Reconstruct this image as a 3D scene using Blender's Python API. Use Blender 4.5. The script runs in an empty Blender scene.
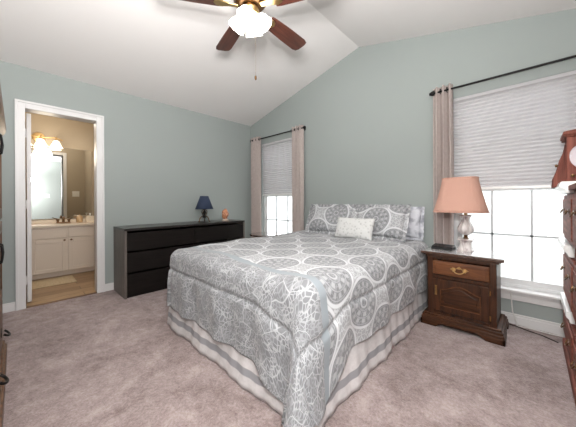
import bpy, bmesh, math, random
from mathutils import Vector, Matrix
random.seed(7)
PI = math.pi
S = bpy.context.scene
COL = S.collection

# ------------------------------------------------------------------ camera
F_PX, Y0, YAW, ROLL, CAM_H = 257.3, 201.6, 0.7575, -0.0056, 1.0629
cd = bpy.data.cameras.new('camera')
cam = bpy.data.objects.new('camera', cd); COL.objects.link(cam)
cd.sensor_fit = 'HORIZONTAL'; cd.sensor_width = 36.0
cd.lens = F_PX / 576.0 * 36.0
cd.shift_y = -(213.5 - Y0) / 576.0
cd.clip_start = 0.02
cam.matrix_world = (Matrix.Translation((0, 0, CAM_H)) @ Matrix.Rotation(YAW, 4, 'Z')
                    @ Matrix.Rotation(PI / 2, 4, 'X') @ Matrix.Rotation(ROLL, 4, 'Z'))
S.camera = cam

# ------------------------------------------------------------------ world, lights, exposure
w = bpy.data.worlds.new('overcast_sky'); S.world = w; w.use_nodes = True
bg = w.node_tree.nodes['Background']
bg.inputs[0].default_value = (0.93, 0.97, 1.0, 1); bg.inputs[1].default_value = 4.6

def lamp(name, kind, loc, energy, color=(1, 1, 1), **kw):
    l = bpy.data.lights.new(name, kind); l.energy = energy; l.color = color
    for k, v in kw.items(): setattr(l, k, v)
    o = bpy.data.objects.new(name, l); COL.objects.link(o); o.location = loc
    return o
# the photographer's flash: a small direct head on the camera and a bounce head aimed at the ceiling
lamp('flash_direct', 'POINT', (0.04, 0.04, CAM_H + 0.36), 84, (1, 0.97, 0.95), shadow_soft_size=0.025)
fb = lamp('flash_bounce', 'AREA', (-0.25, 0.15, 1.75), 96, (1, 0.98, 0.965), size=0.5)
fb.rotation_euler = (PI, -0.30, 0)          # faces up and a little into the room

V = S.view_settings
V.view_transform = 'Standard'; V.look = 'None'; V.gamma = 1.0; V.use_curve_mapping = False
V.exposure = 0.13
try:
    S.cycles.use_denoising = True; S.cycles.use_adaptive_sampling = False
    S.cycles.max_bounces = 12; S.cycles.diffuse_bounces = 6; S.cycles.transparent_max_bounces = 12
    S.cycles.sample_clamp_indirect = 6.0
    S.cycles.caustics_reflective = False; S.cycles.caustics_refractive = False
except Exception: pass

# ------------------------------------------------------------------ material helpers
class X:
    """a scalar expression compiled into Math nodes"""
    def __init__(s, nt, sock): s.nt, s.k = nt, sock
    def op(s, o, *a):
        n = s.nt.nodes.new('ShaderNodeMath'); n.operation = o
        for i, v in enumerate((s,) + a):
            if isinstance(v, X): s.nt.links.new(v.k, n.inputs[i])
            else: n.inputs[i].default_value = v
        return X(s.nt, n.outputs[0])
    def __add__(s, o): return s.op('ADD', o)
    __radd__ = __add__
    def __sub__(s, o): return s.op('SUBTRACT', o)
    def __mul__(s, o): return s.op('MULTIPLY', o)
    __rmul__ = __mul__
    def sin(s): return s.op('SINE')
    def cos(s): return s.op('COSINE')
    def abs(s): return s.op('ABSOLUTE')
    def sqrt(s): return s.op('SQRT')
    def fract(s): return s.op('FRACT')
    def min(s, o): return s.op('MINIMUM', o)
    def max(s, o): return s.op('MAXIMUM', o)
    def lt(s, o): return s.op('LESS_THAN', o)
    def gt(s, o): return s.op('GREATER_THAN', o)
    def atan2(s, o): return s.op('ARCTAN2', o)
    def step(s, a, b):
        n = s.nt.nodes.new('ShaderNodeMapRange'); n.interpolation_type = 'SMOOTHSTEP'
        s.nt.links.new(s.k, n.inputs[0]); n.inputs[1].default_value = a; n.inputs[2].default_value = b
        return X(s.nt, n.outputs[0])
    def band(s, c, h, soft=0.012):
        d = (s - c).abs()
        return 1.0 - d.step(h - soft, h + soft) if False else (d.step(h - soft, h + soft) * -1.0 + 1.0)

def mat(name, color=(.8, .8, .8), rough=.5, metal=0.0, spec=.5, coat=0.0, coat_rough=.05, sheen=0.0, emit=None, emit_s=0.0, trans=0.0):
    m = bpy.data.materials.new(name); m.use_nodes = True
    b = m.node_tree.nodes['Principled BSDF']
    b.inputs['Base Color'].default_value = (*color, 1); b.inputs['Roughness'].default_value = rough
    b.inputs['Metallic'].default_value = metal; b.inputs['Specular IOR Level'].default_value = spec
    b.inputs['Coat Weight'].default_value = coat; b.inputs['Coat Roughness'].default_value = coat_rough
    b.inputs['Sheen Weight'].default_value = sheen; b.inputs['Transmission Weight'].default_value = trans
    if emit:
        b.inputs['Emission Color'].default_value = (*emit, 1); b.inputs['Emission Strength'].default_value = emit_s
    return m
def nodes(m): return m.node_tree, m.node_tree.nodes['Principled BSDF']
def N(nt, t, **kw):
    n = nt.nodes.new(t)
    for k, v in kw.items():
        if k in n.inputs: n.inputs[k].default_value = v
        else: setattr(n, k, v)
    return n
def ramp(nt, fac, stops):
    r = nt.nodes.new('ShaderNodeValToRGB'); nt.links.new(fac, r.inputs[0])
    e = r.color_ramp.elements
    while len(e) < len(stops): e.new(.5)
    for el, (p, c) in zip(e, stops): el.position = p; el.color = (*c, 1)
    return r.outputs[0]
def bump(nt, b, h, strength=.3, dist=.01):
    n = N(nt, 'ShaderNodeBump'); n.inputs['Strength'].default_value = strength; n.inputs['Distance'].default_value = dist
    nt.links.new(h, n.inputs['Height']); nt.links.new(n.outputs[0], b.inputs['Normal'])
def noise(nt, scale, detail=3, rough=.5, vec=None, dist=0):
    n = N(nt, 'ShaderNodeTexNoise'); n.inputs['Scale'].default_value = scale; n.inputs['Detail'].default_value = detail
    n.inputs['Roughness'].default_value = rough; n.inputs['Distortion'].default_value = dist
    if vec is not None: nt.links.new(vec, n.inputs['Vector'])
    return n
def objco(nt, scale=(1, 1, 1)):
    t = N(nt, 'ShaderNodeTexCoord'); mp = N(nt, 'ShaderNodeMapping'); mp.inputs['Scale'].default_value = scale
    nt.links.new(t.outputs['Object'], mp.inputs[0]); return mp.outputs[0]
def tint(nt, b, fac, c1, c2, lo=.3, hi=.7):
    nt.links.new(ramp(nt, fac, [(lo, c1), (hi, c2)]), b.inputs['Base Color'])

def wood(name, dark, light, axis=0, rough=.35, coat=.4, scale=1.0, coat_rough=.08, spec=.5):
    m = mat(name, light, rough, coat=coat, coat_rough=coat_rough, spec=spec); nt, b = nodes(m)
    sc = [14, 14, 14]; sc[axis] = 1.2
    n = noise(nt, 3.2 * scale, 6, .6, objco(nt, sc), .6)
    nt.links.new(ramp(nt, n.outputs[0], [(.32, dark), (.52, [(a + c) / 2 for a, c in zip(dark, light)]), (.7, light)]), b.inputs['Base Color'])
    bump(nt, b, n.outputs[0], .06, .003)
    return m
def plaster(name, c, c2=None, bs=180, strength=.12):
    m = mat(name, c, .85, spec=.25); nt, b = nodes(m)
    co = objco(nt)
    if c2: tint(nt, b, noise(nt, 1.3, 3, .5, co).outputs[0], c, c2)
    bump(nt, b, noise(nt, bs, 3, .6, co).outputs[0], strength, .002)
    return m

M = {}
M['wall'] = plaster('wall_paint', (.335, .368, .357), (.345, .378, .367))
M['bath_wall'] = plaster('bath_paint', (.40, .34, .26), (.42, .36, .275))
M['ceiling'] = plaster('ceiling_texture', (.80, .775, .765), (.82, .795, .785), 90, .25)
M['trim'] = mat('white_trim', (.72, .71, .71), .4)
M['vinyl'] = mat('white_vinyl', (.80, .82, .83), .35)
M['grid'] = mat('muntin_grey', (.62, .66, .68), .4)
M['blackmetal'] = mat('black_iron', (.012, .011, .011), .45, .6)
M['brass'] = mat('aged_brass', (.62, .42, .19), .28, 1.0)
M['chrome'] = mat('nickel', (.6, .58, .55), .25, 1.0)
M['bronze'] = mat('bronze', (.16, .09, .045), .35, 1.0)
M['mirror'] = mat('mirror_glass', (.80, .82, .81), .015, 1.0)
M['white'] = mat('white_enamel', (.80, .80, .79), .25)
M['plate'] = mat('switch_plate', (.82, .80, .76), .4)
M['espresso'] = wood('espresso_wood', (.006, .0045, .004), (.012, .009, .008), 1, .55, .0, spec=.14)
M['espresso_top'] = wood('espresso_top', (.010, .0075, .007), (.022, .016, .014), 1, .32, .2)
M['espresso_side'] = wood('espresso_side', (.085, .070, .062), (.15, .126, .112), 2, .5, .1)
M['walnut'] = wood('walnut_x', (.018, .007, .0035), (.092, .034, .014), 0, .42, .08, coat_rough=.25, spec=.25)
M['walnut_z'] = wood('walnut_z', (.016, .0062, .003), (.078, .028, .012), 2, .42, .08, coat_rough=.3, spec=.25)
M['walnut_light'] = wood('walnut_drawer', (.075, .026, .010), (.20, .075, .030), 0, .38, .1, spec=.3)
M['walnut_top'] = wood('walnut_top', (.03, .012, .007), (.10, .045, .024), 0, .12, 1.0, coat_rough=.04)
M['cherry'] = wood('cherry_y', (.10, .030, .021), (.29, .10, .072), 1, .6, .0, spec=.15)
M['cherry_z'] = wood('cherry_z', (.085, .024, .017), (.28, .095, .07), 2, .6, .0, spec=.15)
M['oak'] = wood('brown_wood', (.05, .022, .010), (.17, .08, .04), 2, .45, .08)
M['fan_wood'] = wood('fan_blade_wood', (.05, .015, .010), (.15, .045, .028), 0, .3, .4)
M['vanity'] = mat('vanity_paint', (.70, .62, .54), .4)
M['counter'] = mat('cultured_marble', (.74, .66, .56), .2, coat=.3)

def carpet():
    m = mat('carpet', (.4, .3, .28), .97, spec=.08, sheen=.25); nt, b = nodes(m); co = objco(nt)
    big = noise(nt, 2.6, 5, .62, co, .8); fine = noise(nt, 70, 4, .75, co)
    mid = noise(nt, 16, 4, .65, co)
    x = X(nt, big.outputs[0]) * .40 + X(nt, mid.outputs[0]) * .26 + X(nt, fine.outputs[0]) * .34
    nt.links.new(ramp(nt, x.k, [(.40, (.175, .122, .115)), (.5, (.30, .226, .217)), (.60, (.445, .358, .348))]), b.inputs['Base Color'])
    h = X(nt, fine.outputs[0]) + X(nt, mid.outputs[0]) * .5
    bump(nt, b, h.k, .9, .012); return m
M['carpet'] = carpet()
def planks():
    m = mat('bath_planks', (.4, .25, .13), .4); nt, b = nodes(m)
    t = N(nt, 'ShaderNodeTexCoord'); mp = N(nt, 'ShaderNodeMapping'); mp.inputs['Rotation'].default_value = (0, 0, PI / 2)
    nt.links.new(t.outputs['Object'], mp.inputs[0])
    br = N(nt, 'ShaderNodeTexBrick'); nt.links.new(mp.outputs[0], br.inputs['Vector'])
    br.inputs['Scale'].default_value = 1.0; br.inputs['Brick Width'].default_value = 1.1; br.inputs['Row Height'].default_value = .15
    br.inputs['Mortar Size'].default_value = .004
    br.inputs['Color1'].default_value = (.40, .265, .145, 1); br.inputs['Color2'].default_value = (.23, .14, .07, 1); br.inputs['Mortar'].default_value = (.12, .07, .04, 1)
    n = noise(nt, 4, 5, .6, objco(nt, (16, 1.5, 1)))
    mx = N(nt, 'ShaderNodeMixRGB', blend_type='MULTIPLY'); mx.inputs[0].default_value = .8
    nt.links.new(br.outputs[0], mx.inputs[1]); nt.links.new(ramp(nt, n.outputs[0], [(.3, (.6, .55, .5)), (.65, (1.15, 1.15, 1.15))]), mx.inputs[2])
    nt.links.new(mx.outputs[0], b.inputs['Base Color']); return m
M['planks'] = planks()

def uvx(nt):
    t = N(nt, 'ShaderNodeTexCoord'); sp = N(nt, 'ShaderNodeSeparateXYZ'); nt.links.new(t.outputs['UV'], sp.inputs[0])
    return X(nt, sp.outputs[0]), X(nt, sp.outputs[1]), t.outputs['UV']

def medallion(nt, u, v, uv, a, b):
    """0..1 value: damask medallions on a staggered lattice, white veins around each"""
    def cell(du, dv):
        x = (u * (1 / a) + du).fract() - .5; y = (v * (1 / b) + dv).fract() - .5
        return x, y, (x * x + y * y).sqrt()
    x1, y1, d1 = cell(0, 0); x2, y2, d2 = cell(.5, .5)
    first = d1.lt(d2)
    inv = first * -1.0 + 1.0
    m = d1.min(d2); x = x1 * first + x2 * inv; y = y1 * first + y2 * inv
    th = y.atan2(x)
    ring = m.band(.335, .020, .008); ring1 = m.band(.292, .005, .005)
    out = m.gt(.355)                                              # ground between the medallions
    pet = (th * 14.0).sin() * .5 + .5
    petband = m.band(.245, .030, .010) * pet.step(.35, .65)
    pet2 = (th * 8.0).cos() * .5 + .5
    petb2 = m.band(.155, .034, .012) * pet2.step(.35, .65)
    ring2 = m.band(.205, .007, .005); core = m.band(.060, .014, .008); ring3 = m.band(.105, .007, .005)
    vo = N(nt, 'ShaderNodeTexVoronoi', feature='DISTANCE_TO_EDGE'); vo.inputs['Scale'].default_value = 40
    nt.links.new(uv, vo.inputs['Vector'])
    lace = X(nt, vo.outputs['Distance']).step(.03, .12) * -1.0 + 1.0
    pat = (ring * 1.0).max(petband * .62).max(petb2 * .62).max(ring2 * .6).max(core * .7).max(ring3 * .5).max(ring1 * .6)
    pat = pat.max(lace * .40).max(out * (lace * .35 + .5))
    return pat

def floral(nt, u, v, uv):
    """dense floral border with white branching veins"""
    wob = noise(nt, 5, 2, .5, uv)
    ad = N(nt, 'ShaderNodeVectorMath', operation='MULTIPLY_ADD'); nt.links.new(wob.outputs['Color'], ad.inputs[0])
    ad.inputs[1].default_value = (.13, .13, 0); nt.links.new(uv, ad.inputs[2])
    def vor(scale, lo, hi):
        vo = N(nt, 'ShaderNodeTexVoronoi', feature='DISTANCE_TO_EDGE'); vo.inputs['Scale'].default_value = scale
        nt.links.new(ad.outputs[0], vo.inputs['Vector'])
        return X(nt, vo.outputs['Distance']).step(lo, hi) * -1.0 + 1.0
    big = vor(9.5, .006, .026) * .72; sm = vor(48, .03, .15)
    v2 = N(nt, 'ShaderNodeTexVoronoi', feature='F1'); v2.inputs['Scale'].default_value = 27; nt.links.new(ad.outputs[0], v2.inputs['Vector'])
    dot = X(nt, v2.outputs['Distance']).band(.20, .07, .04)
    n2 = noise(nt, 11, 2, .5, uv)
    dens = X(nt, n2.outputs[0]).step(.35, .6) * .35 + .30
    return big.max(sm * dens).max(dot * dens * .8)

GREYS = [(0.0, (.205, .208, .22)), (.45, (.31, .314, .328)), (1.0, (.60, .607, .628))]
def cloth_pattern(name, border=None, a=.40, b=.40, du=0.0, dv=0.0):
    m = mat(name, (.5, .5, .5), .85, spec=.2, sheen=.15); nt, bs = nodes(m)
    u, v, uv = uvx(nt)
    base = medallion(nt, u + du, v + dv, uv, a, b)
    if border:                                                     # v measured from the head; border starts at v = border
        fl = floral(nt, u, v, uv)
        vb = v + (u - 1.25) * -.055
        infl = vb.gt(border + .05); inv = infl * -1.0 + 1.0
        val = base * inv + fl * infl
        col = ramp(nt, val.k, GREYS)
        st = vb.band(border + .022, .027, .003)
        mx = N(nt, 'ShaderNodeMixRGB'); nt.links.new(st.k, mx.inputs[0]); nt.links.new(col, mx.inputs[1]); mx.inputs[2].default_value = (.275, .305, .33, 1)
        col = mx.outputs[0]
    else: col = ramp(nt, base.k, GREYS)
    nt.links.new(col, bs.inputs['Base Color'])
    bump(nt, bs, noise(nt, 9, 3, .6, uv).outputs[0], .35, .02)
    return m
M['comforter'] = cloth_pattern('comforter_damask', border=1.66, a=.42, b=.46)
M['sham'] = cloth_pattern('sham_damask', a=.46, b=.46, du=.0, dv=.0)
M['sham_off'] = cloth_pattern('sham_damask_offset', a=.46, b=.46, du=.27, dv=.0)
def dotted():
    m = mat('dotted_case', (.6, .6, .65), .85, spec=.2); nt, b = nodes(m); u, v, uv = uvx(nt)
    n = noise(nt, 14, 2, .5, uv); tint(nt, b, n.outputs[0], (.36, .37, .42), (.66, .67, .72), .38, .55); return m
M['dotted'] = dotted()
def whitepillow():
    m = mat('white_embroidery', (.72, .72, .71), .85, spec=.2); nt, b = nodes(m); u, v, uv = uvx(nt)
    vo = N(nt, 'ShaderNodeTexVoronoi'); vo.inputs['Scale'].default_value = 34; nt.links.new(uv, vo.inputs['Vector'])
    tint(nt, b, vo.outputs['Distance'], (.44, .44, .435), (.62, .62, .615), .12, .45); bump(nt, b, vo.outputs['Distance'], .4, .006); return m
M['whitepillow'] = whitepillow()
def skirt():
    m = mat('bed_skirt_cloth', (.6, .56, .57), .85, spec=.2); nt, b = nodes(m); u, v, uv = uvx(nt)
    n = noise(nt, 30, 3, .6, uv)
    st = v.band(.094, .021, .003)
    cream = ramp(nt, n.outputs[0], [(.3, (.60, .57, .575)), (.7, (.70, .67, .675))])
    mx = N(nt, 'ShaderNodeMixRGB'); nt.links.new(st.k, mx.inputs[0]); nt.links.new(cream, mx.inputs[1]); mx.inputs[2].default_value = (.33, .325, .345, 1)
    nt.links.new(mx.outputs[0], b.inputs['Base Color']); return m
M['skirt'] = skirt()
M['mattress'] = mat('mattress_ticking', (.7, .7, .7), .9)
def curtain_mat():
    m = mat('curtain_linen', (.50, .42, .39), .9, spec=.15); nt, b = nodes(m)
    n = noise(nt, 14, 4, .6, objco(nt, (30, 1, 2))); tint(nt, b, n.outputs[0], (.46, .385, .36), (.66, .585, .555))
    tr = N(nt, 'ShaderNodeBsdfTranslucent'); tr.inputs[0].default_value = (.62, .50, .45, 1)
    mx = N(nt, 'ShaderNodeMixShader'); mx.inputs[0].default_value = .22
    out = nt.nodes['Material Output']; nt.links.new(b.outputs[0], mx.inputs[1]); nt.links.new(tr.outputs[0], mx.inputs[2]); nt.links.new(mx.outputs[0], out.inputs[0])
    return m
M['curtain'] = curtain_mat()
def blind_mat():
    m = mat('pleated_shade', (.55, .54, .555), .9, spec=.15); nt, b = nodes(m)
    tr = N(nt, 'ShaderNodeBsdfTranslucent'); tr.inputs[0].default_value = (.66, .645, .66, 1)
    mx = N(nt, 'ShaderNodeMixShader'); mx.inputs[0].default_value = .07
    out = nt.nodes['Material Output']; nt.links.new(b.outputs[0], mx.inputs[1]); nt.links.new(tr.outputs[0], mx.inputs[2]); nt.links.new(mx.outputs[0], out.inputs[0])
    return m
M['blind'] = blind_mat()
def pane_mat():
    m = bpy.data.materials.new('window_glass'); m.use_nodes = True; nt = m.node_tree
    nt.nodes.remove(nt.nodes['Principled BSDF'])
    t = N(nt, 'ShaderNodeBsdfTransparent'); g = N(nt, 'ShaderNodeBsdfGlossy'); g.inputs['Roughness'].default_value = .02
    fr = N(nt, 'ShaderNodeFresnel'); ge = N(nt, 'ShaderNodeNewGeometry'); mx = N(nt, 'ShaderNodeMixShader')
    fac = X(nt, fr.outputs[0]) * (X(nt, ge.outputs['Backfacing']) * -1.0 + 1.0); nt.links.new(fac.k, mx.inputs[0]); nt.links.new(t.outputs[0], mx.inputs[1]); nt.links.new(g.outputs[0], mx.inputs[2])
    nt.links.new(mx.outputs[0], nt.nodes['Material Output'].inputs[0]); return m
M['pane'] = pane_mat()
def shade_mat(name, c, tr_c, f=.3):
    m = mat(name, c, .85, spec=.2); nt, b = nodes(m)
    tr = N(nt, 'ShaderNodeBsdfTranslucent'); tr.inputs[0].default_value = (*tr_c, 1)
    mx = N(nt, 'ShaderNodeMixShader'); mx.inputs[0].default_value = f
    nt.links.new(b.outputs[0], mx.inputs[1]); nt.links.new(tr.outputs[0], mx.inputs[2]); nt.links.new(mx.outputs[0], nt.nodes['Material Output'].inputs[0]); return m
M['pink_shade'] = shade_mat('terracotta_shade', (.66, .40, .32), (.78, .48, .37), .22)
M['navy_shade'] = shade_mat('navy_shade', (.045, .060, .105), (.06, .08, .14), .1)
def marble():
    m = mat('veined_marble', (.6, .55, .54), .25, coat=.4); nt, b = nodes(m)
    n = noise(nt, 9, 6, .65, objco(nt, (1, 1, .5)), 1.6)
    nt.links.new(ramp(nt, n.outputs[0], [(.36, (.30, .24, .24)), (.47, (.56, .51, .50)), (.6, (.68, .64, .62))]), b.inputs['Base Color']); return m
M['marble'] = marble()
def paletop():
    m = mat('polished_pale_stone', (.6, .59, .6), .12, coat=1.0, coat_rough=.03); nt, b = nodes(m)
    n = noise(nt, 7, 5, .6, objco(nt), 1.0)
    nt.links.new(ramp(nt, n.outputs[0], [(.35, (.40, .40, .42)), (.55, (.60, .585, .585)), (.7, (.70, .68, .67))]), b.inputs['Base Color']); return m
M['pale_top'] = paletop()
def etched():
    m = mat('etched_glass', (.62, .56, .60), .25, spec=.6, coat=.5); nt, b = nodes(m)
    n = noise(nt, 11, 3, .55, objco(nt), 2.5)
    nt.links.new(ramp(nt, n.outputs[0], [(.46, (.50, .42, .46)), (.54, (.66, .62, .66)), (.60, (.86, .86, .87))]), b.inputs['Base Color']); return m
M['etched'] = etched()
M['black_plastic'] = mat('black_plastic', (.012, .012, .013), .3)
def agate():
    m = mat('orange_agate', (.6, .25, .1), .35, coat=.3); nt, b = nodes(m)
    n = noise(nt, 14, 4, .6, objco(nt), 1.2)
    nt.links.new(ramp(nt, n.outputs[0], [(.35, (.20, .06, .03)), (.5, (.55, .22, .11)), (.66, (.78, .46, .28))]), b.inputs['Base Color']); return m
M['agate'] = agate()
M['bulb_glass'] = mat('frosted_fan_glass', (.9, .9, .88), .5, emit=(1, .95, .87), emit_s=7.0)
M['bath_glass'] = mat('frosted_bath_glass', (.9, .85, .75), .5, emit=(1, .82, .6), emit_s=2.0)
M['ceramic'] = mat('tan_ceramic', (.52, .36, .20), .3, coat=.5)
M['tissue'] = mat('tissue_box', (.78, .70, .58), .7)
def mat_rug():
    m = mat('bath_mat_cloth', (.52, .42, .28), .95); nt, b = nodes(m)
    n = noise(nt, 60, 3, .6, objco(nt)); tint(nt, b, n.outputs[0], (.42, .33, .21), (.60, .50, .35)); bump(nt, b, n.outputs[0], .8, .01); return m
M['rug'] = mat_rug()
M['fence'] = wood('weathered_fence', (.55, .55, .54), (.68, .68, .67), 2, .8, 0)
M['grass'] = mat('lawn', (.36, .36, .31), .9)
M['cord_black'] = mat('dark_cord', (.05, .035, .03), .5)
M['cord_white'] = mat('white_cord', (.7, .69, .67), .5)

# ------------------------------------------------------------------ mesh helpers
class MB:
    def __init__(s): s.bm = bmesh.new()
    def box(s, x0, x1, y0, y1, z0, z1):
        r = bmesh.ops.create_cube(s.bm, size=1.0)
        bmesh.ops.scale(s.bm, vec=(abs(x1 - x0), abs(y1 - y0), abs(z1 - z0)), verts=r['verts'])
        bmesh.ops.translate(s.bm, vec=((x0 + x1) / 2, (y0 + y1) / 2, (z0 + z1) / 2), verts=r['verts']); return s
    def prism(s, poly, axis, a0, a1):
        """poly: 2D points in the other two axes (in x,y,z order), extruded along axis"""
        def P(p, a):
            q = list(p); q.insert(axis, a); return q
        A = [s.bm.verts.new(P(p, a0)) for p in poly]; B = [s.bm.verts.new(P(p, a1)) for p in poly]
        n = len(poly); s.bm.faces.new(A); s.bm.faces.new(B[::-1])
        for i in range(n): s.bm.faces.new((A[i], B[i], B[(i + 1) % n], A[(i + 1) % n]))
        return s
    def lathe(s, prof, c=(0, 0, 0), seg=32, axis=2, cap=True, fn=None):
        """prof: (radius, height) pairs, fn(r, angle) may reshape the radius"""
        rings = []
        for r, z in prof:
            ring = []
            for i in range(seg):
                a = 2 * PI * i / seg
                x, y = (r * math.cos(a), r * math.sin(a)) if fn is None else fn(r, a)
                p = [x, y, z]
                if axis == 0: p = [z, x, y]
                if axis == 1: p = [y, z, x]
                ring.append(s.bm.verts.new([p[k] + c[k] for k in range(3)]))
            rings.append(ring)
        for a, b in zip(rings, rings[1:]):
            for i in range(seg): s.bm.faces.new((a[i], a[(i + 1) % seg], b[(i + 1) % seg], b[i]))
        if cap:
            s.bm.faces.new(rings[0][::-1]); s.bm.faces.new(rings[-1])
        return s
    def tube(s, pts, r, seg=8, closed=False):
        pts = [Vector(p) for p in pts]; rings = []; n = len(pts)
        up = Vector((0, 0, 1)); prev = None
        for i, p in enumerate(pts):
            if closed: t = pts[(i + 1) % n] - pts[i - 1]
            else: t = pts[min(i + 1, n - 1)] - pts[max(i - 1, 0)]
            t.normalize()
            ref = prev if prev is not None else (up if abs(t.z) < .9 else Vector((1, 0, 0)))
            u = (ref - t * ref.dot(t)); u = u.normalized() if u.length > 1e-6 else t.orthogonal().normalized(); prev = u
            v = t.cross(u); rr = r[i] if isinstance(r, (list, tuple)) else r
            rings.append([s.bm.verts.new(p + (u * math.cos(2 * PI * k / seg) + v * math.sin(2 * PI * k / seg)) * rr) for k in range(seg)])
        for i in range(n if closed else n - 1):
            a, b = rings[i], rings[(i + 1) % n]
            for k in range(seg): s.bm.faces.new((a[k], a[(k + 1) % seg], b[(k + 1) % seg], b[k]))
        if not closed: s.bm.faces.new(rings[0][::-1]); s.bm.faces.new(rings[-1])
        return s
    def grid(s, nu, nv, fn, uvf=None, closed_u=False):
        vs = [[s.bm.verts.new(fn(i / (nu if closed_u else nu - 1), j / (nv - 1))) for j in range(nv)] for i in range(nu)]
        lay = s.bm.loops.layers.uv.verify() if uvf else None
        for i in range(nu if closed_u else nu - 1):
            for j in range(nv - 1):
                i2 = (i + 1) % nu
                f = s.bm.faces.new((vs[i][j], vs[i2][j], vs[i2][j + 1], vs[i][j + 1]))
                if lay:
                    q = [(i, j), (i + 1, j), (i + 1, j + 1), (i, j + 1)]
                    for l, (a, b) in zip(f.loops, q): l[lay].uv = uvf(a / (nu if closed_u else nu - 1), b / (nv - 1))
        return s
    def build(s, name, m, parent=None, smooth=False, bevel=0.0, angle=40, recalc=True):
        if recalc: bmesh.ops.recalc_face_normals(s.bm, faces=s.bm.faces)
        me = bpy.data.meshes.new(name); s.bm.to_mesh(me); s.bm.free()
        me.materials.append(M[m] if isinstance(m, str) else m)
        o = bpy.data.objects.new(name, me); COL.objects.link(o)
        if parent is not None: o.parent = parent
        if smooth:
            for p in me.polygons: p.use_smooth = True
            try: me.set_sharp_from_angle(angle=math.radians(angle))
            except Exception: pass
        if bevel:
            bv = o.modifiers.new('bevel', 'BEVEL'); bv.width = bevel; bv.segments = 2; bv.limit_method = 'ANGLE'; bv.angle_limit = math.radians(35)
        return o
def box(name, m, b, parent=None, bevel=.003, **kw): return MB().box(*b).build(name, m, parent, bevel=bevel, **kw)
def tag(o, label, cat, group=None, kind=None):
    o['label'] = label
    if cat: o['category'] = cat
    if group: o['group'] = group
    if kind: o['kind'] = kind
    return o
def thing(name, loc, label, cat, group=None, rotz=0):
    o = bpy.data.objects.new(name, None); COL.objects.link(o); o.location = loc; o.rotation_euler = (0, 0, rotz)
    o.empty_display_size = .1
    return tag(o, label, cat, group)
def struct(o, label=None):
    o['kind'] = 'structure'
    if label: o['label'] = label
    return o
def lin(a, b, n): return [a + (b - a) * i / (n - 1) for i in range(n)]

# ------------------------------------------------------------------ the room
XL, XR, YB, YF = -3.717, .606, 2.95, -.66
RX, RZ, EAVE = -1.5555, 2.986, 2.44
SL = (RZ - EAVE) / (RX - XL)
T = .12
def ceil_z(x): return RZ - SL * abs(x - RX)
BX0, BX1, BY0, BY1 = -5.43, XL - T, -.30, 1.02          # bathroom

struct(box('floor', 'carpet', (XL, XR, YF, YB, -.05, 0), bevel=0), 'mauve beige carpeted bedroom floor')
struct(box('floor_bath', 'planks', (BX0 - T, XL - .0, BY0 - T, BY1 + T, -.05, -.002), bevel=0), 'tan wood plank bathroom floor')

# windows (opening in the back wall)
WIN = [(-3.41, -2.55), (-.56, .30)]; WZ0, WZ1 = .30, 2.06
mb = MB()
xs = [XL - T, WIN[0][0], WIN[0][1], WIN[1][0], WIN[1][1], XR + T]
mb.box(xs[0], xs[5], YB, YB + T, -.05, WZ0)
for a, b in ((0, 1), (2, 3), (4, 5)): mb.box(xs[a], xs[b], YB, YB + T, WZ0, WZ1)
mb.prism([(xs[0], WZ1), (xs[5], WZ1), (xs[5], ceil_z(xs[5]) + .02), (RX, RZ + .02), (xs[0], ceil_z(xs[0]) + .02)], 1, YB, YB + T)
struct(mb.build('wall_back', 'wall'), 'grey green gable wall behind the bed')
mb = MB()
mb.prism([(xs[0], -.05), (xs[5], -.05), (xs[5], ceil_z(xs[5]) + .02), (RX, RZ + .02), (xs[0], ceil_z(xs[0]) + .02)], 1, YF - T, YF)
struct(mb.build('wall_front', 'wall'))
DY0, DY1, DZ = .067, .652, 2.02                           # door opening in the left wall
mb = MB()
mb.box(XL - .06, XL, YF, DY0 - .02, -.05, EAVE + .02); mb.box(XL - .06, XL, DY1 + .02, YB, -.05, EAVE + .02); mb.box(XL - .06, XL, DY0 - .02, DY1 + .02, DZ + .02, EAVE + .02)
struct(mb.build('wall_left', 'wall'), 'grey green wall with the bathroom doorway')
mb = MB()
mb.box(XL - T, XL - .06, BY0 - T, DY0 - .02, -.05, EAVE + .02); mb.box(XL - T, XL - .06, DY1 + .02, BY1 + T, -.05, EAVE + .02); mb.box(XL - T, XL - .06, DY0 - .02, DY1 + .02, DZ + .02, EAVE + .02)
mb.box(BX0 - T, BX0, BY0 - T, BY1 + T, -.05, EAVE + .02)
mb.box(BX0, BX1, BY0 - T, BY0, -.05, EAVE + .02); mb.box(BX0, BX1, BY1, BY1 + T, -.05, EAVE + .02)
struct(mb.build('wall_bath', 'bath_wall'), 'tan painted bathroom walls')
struct(box('wall_right', 'wall', (XR, XR + T, YF - T, YB + T, -.05, EAVE), bevel=0))
mb = MB()
x0, x1 = XL - T, XR + T
mb.prism([(x0, ceil_z(x0)), (RX, RZ), (x1, ceil_z(x1)), (x1, ceil_z(x1) + .1), (RX, RZ + .1), (x0, ceil_z(x0) + .1)], 1, YF - T, YB + T)
struct(mb.build('ceiling', 'ceiling'), 'white vaulted ceiling with a ridge')
struct(box('ceiling_bath', 'ceiling', (BX0 - T, BX1 + .05, BY0 - T, BY1 + T, EAVE, EAVE + .08), bevel=0), 'bathroom ceiling')

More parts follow.
